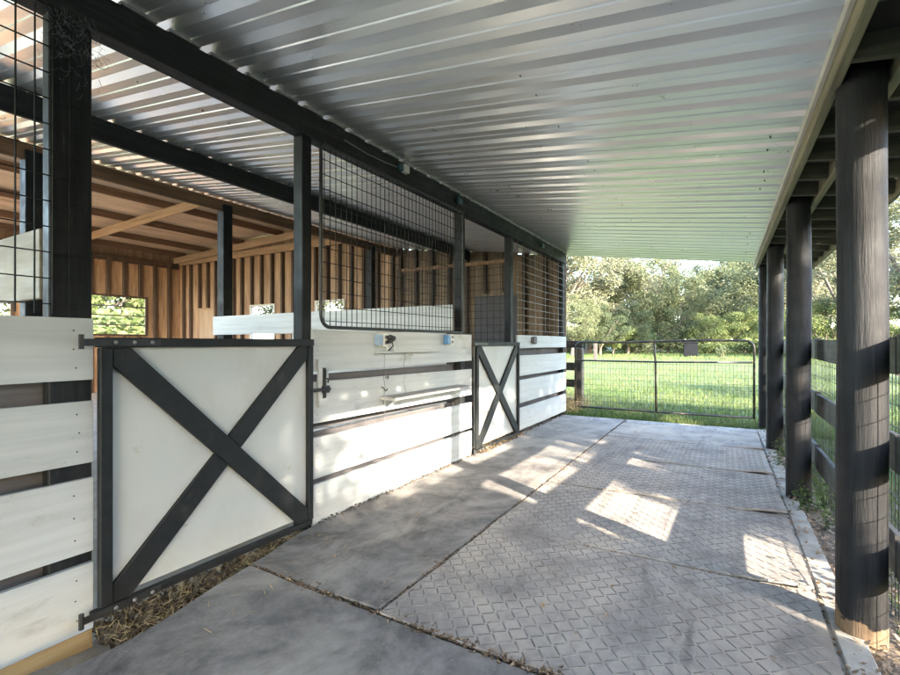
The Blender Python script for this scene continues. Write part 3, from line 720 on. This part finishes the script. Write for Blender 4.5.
x, y = along(595.5, 34); solo(MB().box(x-.11,x+.11,y-.08,y+.08,-.06,1.25), 'wood_stump_post', M['brownpost'], (x,y,-.06), 'lone brown fence post standing in the lawn beyond the gate, seen near its left end', 'post')
x, y = along(690.5, 45)
t = thing('utility_box', (x, y, -.06), 'dark grey upright box standing on the far lawn near the trees', 'box')
mb = MB().box(-.60,.60,-.45,.45,.0,1.30); 
def rotbuild(mb, name, mat, t, ang, **kw):
    ca, sa = math.cos(ang), math.sin(ang); o = t.location
    mb.v = [(o.x+p[0]*ca-p[1]*sa, o.y+p[0]*sa+p[1]*ca, o.z+p[2]) for p in mb.v]; return mb.build(name, mat, t, **kw)
AN = YAW*.2
rotbuild(mb, 'cabinet', M['darkbox'], t, AN, bevel=.03)
rotbuild(MB().box(-.66,.66,-.5,.5,1.302,1.42), 'lid', M['darkbox'], t, AN, bevel=.03)
rotbuild(MB().box(-.42,.45,-.456,-.452,.95,1.2), 'vent_panel', M['darkbox'], t, AN)

# ------------------------------------------------------------------ vegetation
def leaf_cloud(cent, rad, n, size, rng):
    """n leaf quads around given clump centres (arrays), returns verts, faces"""
    k = len(cent); idx = rng.integers(0, k, n)
    d = rng.normal(size=(n,3)); d /= np.linalg.norm(d, axis=1)[:,None]
    r = rng.random(n)**.45
    p = cent[idx]+d*(r*1.0)[:,None]*rad[idx][:,None]*np.array([1,1,.72])
    a = rng.normal(size=(n,3)); a[:,2] *= .6; a /= np.linalg.norm(a, axis=1)[:,None]
    q = rng.normal(size=(n,3)); b = np.cross(a, q); b /= np.linalg.norm(b, axis=1)[:,None]+1e-9
    s = size*(.55+.9*rng.random(n)); a *= s[:,None]; b *= (s*.55)[:,None]
    v = np.stack([p-a, p+b*.9, p+a, p-b*.9], 1).reshape(-1,3)
    return v
def quads_obj(name, v, mat, parent=None):
    n = len(v)//4; me = bpy.data.meshes.new(name)
    me.vertices.add(len(v)); me.vertices.foreach_set('co', v.astype(np.float32).ravel())
    me.loops.add(len(v)); me.loops.foreach_set('vertex_index', np.arange(len(v), dtype=np.int32))
    me.polygons.add(n); me.polygons.foreach_set('loop_start', np.arange(0, len(v), 4, dtype=np.int32)); me.polygons.foreach_set('loop_total', np.full(n, 4, dtype=np.int32))
    me.update(calc_edges=True); me.validate()
    me.materials.append(mat); o = bpy.data.objects.new(name, me); COL.objects.link(o)
    if parent is not None: o.parent = parent
    return o
def make_tree(seed, H, R, mat, base, nclump, nleaf, size, label, name='oak_tree', group=None, cr=.235, dead=0):
    rng = np.random.default_rng(seed); rd = random.Random(seed)
    t = thing(name, (0,0,0), label, 'tree', group)
    tips = []; b = MB()
    lean = Vector((rd.uniform(-.1,.1), rd.uniform(-.1,.1), 0))
    fork = Vector((lean.x*base, lean.y*base, base))
    r0 = .028*H
    b.tube([(0,0,-.3), (0,0,.25), fork*.6, fork], [r0*1.5, r0*1.05, r0*.85, r0*.75], 8)
    nl = rd.randint(6,8)
    for i in range(nl):
        a = 2*math.pi*i/nl+rd.uniform(-.4,.4); up = rd.uniform(.35,1.0)
        e = Vector((math.cos(a)*R*.75*rd.uniform(.6,1), math.sin(a)*R*.75*rd.uniform(.6,1), base+(H-base)*up*.85))
        m1 = fork.lerp(e, .45)+Vector((0,0,.08*H))*(1-up)+Vector((rd.uniform(-.4,.4), rd.uniform(-.4,.4), 0))
        b.tube([fork-Vector((0,0,.1)), m1, e], [r0*.5, r0*.32, r0*.1], 6); tips.append((m1, e))
        for j in range(3):
            s = m1.lerp(e, rd.random()); e2 = s+Vector((rd.uniform(-1,1), rd.uniform(-1,1), rd.uniform(-.2,.8)))*R*.4
            b.tube([s, s.lerp(e2,.5)+Vector((0,0,.1)), e2], [r0*.2, r0*.13, r0*.05], 5)
    b.build('trunk', M['bark'], t, off=(0,0,0))
    c = []
    while len(c) < nclump:
        p = rng.normal(size=3); p /= np.linalg.norm(p); rr = .55+.45*rng.random()
        q = np.array([p[0]*R*rr, p[1]*R*rr, base+(H-base)*(.5+.5*p[2]*rr)])
        if q[2] < base*.8: continue
        q[:2] *= 1+.25*mnoise.noise((p[0]*2+seed, p[1]*2, p[2]*2)); c.append(q)
    c = np.array(c); rad = R*cr*(.6+.8*rng.random(nclump))
    v = leaf_cloud(c, rad, nleaf, size, rng)
    quads_obj('crown', v, mat, t)
    return t
def put(o, x, y, rz, s, label=None):
    o.location = (x, y, -.06); o.rotation_euler = (0,0,rz); o.scale = (s,s,s*random.uniform(.92,1.08))
    if label: o['label'] = label
G1 = 'trees beyond the lawn'
protos = {
 'pale': make_tree(1, 14, 6.2, M['leaf_pale'], 3.0, 52, 33000, .11, 'pale grey-green mossy oak in the tree line beyond the lawn', group=G1),
 'mid': make_tree(2, 12.5, 6.0, M['leaf_mid'], 2.4, 50, 33000, .11, 'olive green oak in the tree line beyond the lawn', group=G1),
 'dark': make_tree(3, 11, 5.2, M['leaf_dark'], 1.6, 42, 28000, .11, 'dark green bushy tree in the tree line beyond the lawn', group=G1),
 'lime': make_tree(4, 7.5, 4.2, M['leaf_lime'], 1.0, 34, 17000, .11, 'low bright yellow-green tree in the tree line beyond the lawn', group=G1),
}
used = set()
def tree(kind, u, d, s, label=None):
    o = protos[kind] if kind not in used else copy_tree(protos[kind])
    used.add(kind); x, y = along(u, d*1.15)
    put(o, x, y, random.uniform(0, 6.28), s*1.22, label)
KW = {'pale': 'pale mossy grey-green oak', 'mid': 'olive green oak', 'dark': 'dark green bushy tree', 'lime': 'low yellow-green tree'}
for kind, u, d, s, where in [
    ('pale',558,45,.95,'mostly hidden behind the far stall corner'),('pale',588,49,.92,'rising over the left end of the pipe gate'),('dark',600,43,.42,'low behind the lone fence post in the lawn'),
    ('mid',572,40,.40,'low beside the far stall corner post'),('mid',636,53,.92,'over the left half of the pipe gate'),('dark',628,47,.45,'just left of the gate upright'),
    ('dark',668,51,.50,'between the gate upright and the dark grey box'),('lime',613,46,.5,'over the left third of the gate'),
    ('mid',676,58,.74,'standing behind the dark grey box'),('lime',706,50,.5,'small and just right of the dark grey box'),('mid',718,62,.95,'right of the dark grey box'),
    ('dark',738,66,1.05,'tall over the right half of the gate'),('lime',744,50,.6,'low over the right end of the gate'),
    ('mid',764,74,1.3,'seen beside the farthest round post'),('lime',770,56,.7,'low behind the farthest round post'),('pale',802,62,1.3,'behind the second round post'),
    ('pale',850,45,1.05,'behind the left edge of the nearest round post'),('lime',828,46,.7,'low between the second and nearest round posts'),('pale',912,31,1.0,'at the right edge beyond the nearest round post'),
    ('lime',884,33,.5,'low behind the nearest round post'),
    ('pale',630,70,1.05,'in the rear row over the left third of the gate'),('pale',660,76,1.12,'in the rear row straight over the gate upright'),('pale',752,96,1.7,'in the rear row by the farthest round post'),('pale',826,84,1.7,'in the rear row between the round posts')]:
    tree(kind, u, d, s, KW[kind]+' '+where)
# trees behind the barn windows
for (x, y, kind, s, lb) in [(-32,13.5,'lime',1.0,'yellow-green tree filling the left of the slatted barn opening'),(-37,20,'lime',1.2,'yellow-green tree farther back outside the slatted barn opening'),(-34.5,17,'lime',1.1,'yellow-green tree at the right of the slatted barn opening'),
                     (-21,19,'pale',.8,'pale tree outside the small barn windows'),(-14,21,'lime',.9,'pale tree outside the small barn windows'),(-25,22,'pale',.9,'pale tree outside the small barn windows')]:
    o = copy_tree(protos[kind]); put(o, x, y, random.uniform(0,6), s, lb); o['group'] = 'trees behind the barn'
# unseen trees placed for their shade, behind and right of the camera
def shade(q, L, kind, s, lb='unseen oak on the sunny side, placed for its shade'):
    x = .49*q+.872*L; y = .872*q-.49*L
    o = copy_tree(protos[kind]); put(o, x, y, q*1.7, s, lb); o['group'] = 'unseen trees placed for shade'
for q, L, kd, sc_ in [(-1.3,8.5,'dark',.56),(-1.9,9.5,'dark',.7),(-2.7,13.5,'mid',.72),(-.5,7.6,'dark',.42),(-.8,6.6,'dark',.47),(-2.1,11,'dark',.70),(-1.3,15,'mid',.62),(-.2,19,'dark',.62),(-2.2,13,'dark',.6),(-.6,24,'dark',.7),(22,3,'mid',.42),(13.5,0,'dark',.34),(33,6,'mid',.55)]:
    shade(q, L, kd, sc_)

airy = make_tree(9, 9.4, 4.0, M['leaf_mid'], 5.9, 46, 4300, .13, 'unseen airy high-crowned tree, added to dapple the sun on the wall', group='unseen trees placed for shade', cr=.26)  # sparse unseen tree added to dim and dapple sun on the boards
put(airy, .49*5.3+.872*10, .872*5.3-.49*10, .4, 1.0)
# shrubs at the foot of the tree line
def shrub(seed, R, H, mat, n, size, label, name='shrub', group='shrubs along the foot of the trees'):
    rng = np.random.default_rng(seed); t = thing(name, (0,0,0), label, 'shrub', group)
    c = rng.normal(size=(14,3))*np.array([R*.45,R*.45,0]); c[:,2] = H*(.2+.6*rng.random(14)); rad = R*.34*(.6+.8*rng.random(14))
    v = leaf_cloud(c, rad, n, size, rng); v[:,2] = np.maximum(v[:,2], -.02)
    quads_obj('foliage', v, mat, t)
    b = MB()
    for i in range(5): b.tube([(0,0,-.05), tuple(c[i]*np.array([.5,.5,.6])), tuple(c[i])], [.04,.025,.01], 5)
    b.build('stem', M['bark'], t, off=(0,0,0)); return t
shr = [shrub(21, 2.2, 2.0, M['leaf_mid'], 2200, .13, 'rounded olive shrub at the foot of the far trees'), shrub(22, 2.6, 1.6, M['leaf_lime'], 2200, .13, 'low yellow-green shrub at the foot of the far trees')]
WHERE = ['hidden behind the far stall corner', 'at the tree feet over the left end of the gate', 'at the tree feet right behind the lone fence post', 'at the tree feet over the left third of the gate', 'at the tree feet left of the gate upright',
         'at the tree feet behind the gate upright', 'at the tree feet left of the dark grey box', 'at the tree feet right of the dark grey box', 'at the tree feet behind the tiny lone shrub', 'at the tree feet near the right end of the gate', 'at the tree feet by the farthest round post',
         'at the tree feet between the farthest and third round posts', 'seen beside the second round post', 'between the second and nearest round posts', 'behind the left edge of the nearest round post', 'just past the nearest round post', 'farther back behind the far stall corner', 'farther back beside the gate upright', 'farther back right of the dark grey box']
for i, (u, d) in enumerate([(556,60),(575,62),(592,58),(612,60),(634,56),(655,60),(676,58),(700,56),(720,58),(738,54),(756,52),(775,50),(800,46),(825,44),(850,40),(880,40),(565,66),(645,64),(710,64)]):
    o = shr[i] if i < 2 else copy_tree(shr[i % 2]); x, y = along(u, d)
    put(o, x, y, i*1.1, random.uniform(.7,1.15), ('rounded olive shrub ', 'low yellow-green shrub ')[i % 2]+WHERE[i])
for i in range(14):
    o = copy_tree(shr[0 if i % 3 else 1]); x, y = along(545+i*29, 104+6*(i % 3)); put(o, x, y, i*1.7, 3.0, 'tall bushy thicket in the gaps far behind the tree line'); o['group'] = 'thicket behind the trees'
for i, (x, y) in enumerate([(-27.5,11.0),(-28.5,13.5),(-27.5,16.0)]):
    o = copy_tree(shr[1]); put(o, x, y, i*2.0, 1.7, 'yellow-green bush filling the slatted barn opening'); o['group'] = 'bushes behind the barn'
x, y = along(721, 36); o = copy_tree(shr[0]); put(o, x, y, 0, .22, 'tiny lone shrub on the lawn right of the dark grey box'); o.scale = (.16,.16,.55)

tall = shrub(31, 1.9, 3.7, M['leaf_dark'], 9000, .10, 'unseen tall shrub on the sunny side, added to block low sun', group='unseen shrubs added to block the sun')  # unseen shrubs added and squeezed to shape the sun patches
for i, (q, L, s_) in enumerate([(2.17,4.9,(.24,.24,1.0)),(2.12,6.6,(.24,.24,1.2)),(1.7,5.3,(.3,.3,1.05)),(1.55,7.4,(.3,.3,1.2)),(3.83,4.6,(.26,.26,.98)),(3.95,6.4,(.28,.28,1.15)),(7.9,2.6,(.5,.5,1.1)),(6.3,3.3,(.5,.5,1.1)),(6.6,7.0,(.6,.6,1.4)),(4.45,5.0,(.46,.46,1.0)),(4.55,8.0,(.45,.45,1.25)),(5.9,5.4,(.5,.5,1.05)),(1.75,5.2,(.38,.38,.98)),(.55,6.3,.80),(.1,9.0,1.0),(.9,10.5,.62),(-.6,6.2,.8),(5.65,4.2,.95),(7.0,3.0,.95),(8.9,2.2,.9)]):
    o = tall if i == 0 else copy_tree(tall); put(o, .49*q+.872*L, .872*q-.49*L, i*2.0, 1)
    o.scale = s_ if isinstance(s_, tuple) else (s_,)*3
# grass blades
def blades(name, n, fx, hmin, hmax, wd, mat):
    P = fx(n); n = len(P); an = RNG.random(n)*6.283; h = hmin+(hmax-hmin)*RNG.random(n)**1.6
    le_ = RNG.normal(size=(n,2))*h[:,None]*.45
    d = np.stack([np.cos(an), np.sin(an)], 1)*(wd*(.6+.8*RNG.random(n)))[:,None]
    v = np.zeros((n,4,3)); v[:,0,:2] = P[:,:2]-d; v[:,1,:2] = P[:,:2]+d; v[:,0,2] = v[:,1,2] = P[:,2]-.01
    v[:,2,:2] = P[:,:2]+d*.25+le_; v[:,3,:2] = P[:,:2]-d*.25+le_; v[:,2,2] = v[:,3,2] = P[:,2]+h
    o = quads_obj(name, v.reshape(-1,3), mat); o['kind'] = 'stuff'; return o
def f_gate(n):
    y = 8.15+33*RNG.random(n)**2.0; xl = -5-.25*(y-8); xr = 2+.32*y
    x = xl+(xr-xl)*RNG.random(n); keep = ~((x > -2.5) & (x < .5) & (y < 8.32+.10*np.sin(x*5)))
    keep &= ~((x < -2.5) & (y < 8.9)); return np.stack([x, y, np.full(n, -.055)], 1)[keep]
blades('grass', 150000, f_gate, .03, .10, .006, M['blade'])
def f_side(n):
    y = .3+8.6*RNG.random(n); x = .68+9*RNG.random(n)**1.8; dens = np.clip((x-.62)/.5, .10+.30*np.clip((y-3)/2,0,1), 1)
    return np.stack([x, y, np.full(n, -.06)], 1)[RNG.random(n) < dens]
blades('grass', 90000, f_side, .03, .12, .004, M['blade'])
def f_far(n):
    y = 40+40*RNG.random(n); x = -25+60*RNG.random(n); return np.stack([x, y, np.full(n, -.055)], 1)
blades('grass', 40000, f_far, .08, .2, .03, M['blade'])
# dry leaves and straw
def flakes(name, P, size, mat, tilt=.35, asp=.55):
    n = len(P); an = RNG.random(n)*6.283; s = size*(.5+RNG.random(n))
    a = np.stack([np.cos(an), np.sin(an), RNG.normal(size=n)*tilt], 1)*s[:,None]
    b_ = np.stack([-np.sin(an), np.cos(an), RNG.normal(size=n)*tilt], 1)*(s*asp)[:,None]
    v = np.stack([P-a, P+b_, P+a, P-b_], 1).reshape(-1,3); o = quads_obj(name, v, mat); o['kind'] = 'stuff'; return o
def strip(n, x0, x1, y0, y1, z, jz=.01):
    return np.stack([x0+(x1-x0)*RNG.random(n), y0+(y1-y0)*RNG.random(n), z+jz*RNG.random(n)], 1)
leafP = np.concatenate([strip(2600,.50,.80,1.6,8.4,-.035,.03), strip(300,.40,.52,1.6,8.2,.0,.006), strip(900,.5,.95,1.8,4.2,-.035,.03), strip(90,-2.3,.35,1.8,8.0,.004,.004)])
flakes('dry_leaves', leafP, .014, M['leafdry'])
seam = [strip(700,XS-.022,XS-.004,1.7,8.0,-.008,.012), strip(60,XS-.05,XS+.03,1.7,8.0,.003,.006)]
for yy in YS: seam += [strip(260,XS,XR,yy-.010,yy+.010,-.008,.012)]
seam += [strip(320,-2.3,-.5,1.728,1.758,-.006,.014), strip(120,-2.3,-.4,1.70,1.80,.002,.006), strip(150,.385,.405,1.5,8,-.01,.012)]
flakes('seam_litter', np.concatenate(seam), .009, M['leafdry'], .4, .4)
flakes('seam_dirt', np.concatenate([np.concatenate([s_+np.array([0,0,-.004]) for s_ in seam]), strip(1500,-2.47,-2.40,2.4,8.3,-.01,.02)]), .010, M['haydark'], .3, .7)
trough = lambda n: np.stack([-2.56+.40*RNG.random(n), 1.05+1.33*RNG.random(n), -.10+.07*RNG.random(n)], 1)
flakes('manure_litter', np.concatenate([trough(4200), strip(900,-2.56,-2.36,4.8,6.15,-.03,.05)]), .016, M['haydark'], .6, .6)
flakes('straw', np.concatenate([trough(3800)+np.array([0,0,.012]), strip(500,-2.52,-2.37,4.8,6.15,-.0,.04), strip(120,-2.4,-1.9,1.2,2.4,.004,.006)]), .030, M['hay'], .45, .035)
flakes('straw', strip(700,-2.9,-2.3,8.5,9.6,-.04,.25), .09, M['hay'], .8, .03)
# little hill of ground under the near door side so the litter has a bed
# weeds
def weed(seed, h, n, label, name='weed'):
    rng = np.random.default_rng(seed); t = thing(name, (0,0,0), label, 'weed', 'weeds at the posts')
    b = MB(); vs = []
    for i in range(6):
        a = rng.random()*6.28; rr = h*.6*rng.random(); e = np.array([math.cos(a)*rr, math.sin(a)*rr, h*(.5+.6*rng.random())])
        b.tube([(0,0,-.03), tuple(e*np.array([.35,.35,.6])), tuple(e)], [.004,.003,.0015], 4)
        k = n//6; tt = rng.random(k)[:,None]; p = e[None]*np.array([.3,.3,.1])+(e[None]*(1-np.array([.3,.3,.1])))*tt+rng.normal(size=(k,3))*h*.07
        p[:,2] = np.maximum(p[:,2], .01)
        d = rng.normal(size=(k,3)); d[:,2] *= .5; d /= np.linalg.norm(d, axis=1)[:,None]; q = np.cross(d, rng.normal(size=(k,3))); q /= np.linalg.norm(q, axis=1)[:,None]
        s = (.014+.016*rng.random(k))[:,None]; vs.append(np.stack([p, p+d*s+q*s*.45, p+d*2*s, p+d*s-q*s*.45], 1).reshape(-1,3))
    b.build('stem', M['weed'], t, off=(0,0,0)); quads_obj('foliage', np.concatenate(vs), M['weed'], t); return t
w0 = None; w1 = weed(5, .30, 90, 'leafy green weed at the right foot of the second round post'); w1.location = (.66, 4.62, -.05)
for (x, y, s, lb) in [(.50,4.45,.7,'low green weed in front of the second round post'),(.62,5.15,.9,'green weed just behind the second round post'),(.58,6.5,.8,'green weed at the third round post'),(.72,3.6,.45,'small weed among dry leaves between the two nearest posts'),
                  (.47,5.9,.6,'small weed growing at the mat edge before the third post'),(-1.40,8.05,.35,'tiny weed sprouting at the far end of the seam between the mats'),(.80,2.95,.5,'small weed behind the nearest round post'),(.70,5.6,.6,'green weed between the second and third round posts'),(.56,7.3,.6,'low weed between the third and farthest round posts'),(.60,4.15,.5,'small weed a little before the second round post'),(.95,2.85,1.1,'unseen leafy weed outside the fence, added to block low sun'),(1.02,2.66,1.0,'unseen leafy weed outside the fence, added to block low sun'),(1.12,3.02,1.2,'unseen leafy weed outside the fence, added to block low sun'),(1.2,2.75,1.2,'unseen leafy weed outside the fence, added to block low sun')]:
    o = copy_tree(w1); o.location = (x, y, -.04); o.rotation_euler = (0,0,x*9+y); o.scale = (s,)*3; o['label'] = lb  # the big weeds past the fence are unseen, added against low sun
# cobweb
b = MB(); rd = random.Random(3)
for i in range(230):
    p = Vector((WX+.004+rd.random()*.02, .9+.18*rd.random()+ (-.05*rd.random() if i % 3 == 0 else 0), 2.68-abs(rd.gauss(0,.13))))
    q = p+Vector((rd.uniform(-.01,.02), rd.uniform(-.045,.045), rd.uniform(-.05,.03)))
    m_ = p.lerp(q,.5)+Vector((rd.uniform(0,.01),0,-.012)); b.wire(p, m_, .00038); b.wire(m_, q, .00038)
solo(b, 'cobweb', M['web'], (WX, 1, 2.6), 'grey dusty cobweb at the top of the thick black post', 'cobweb')
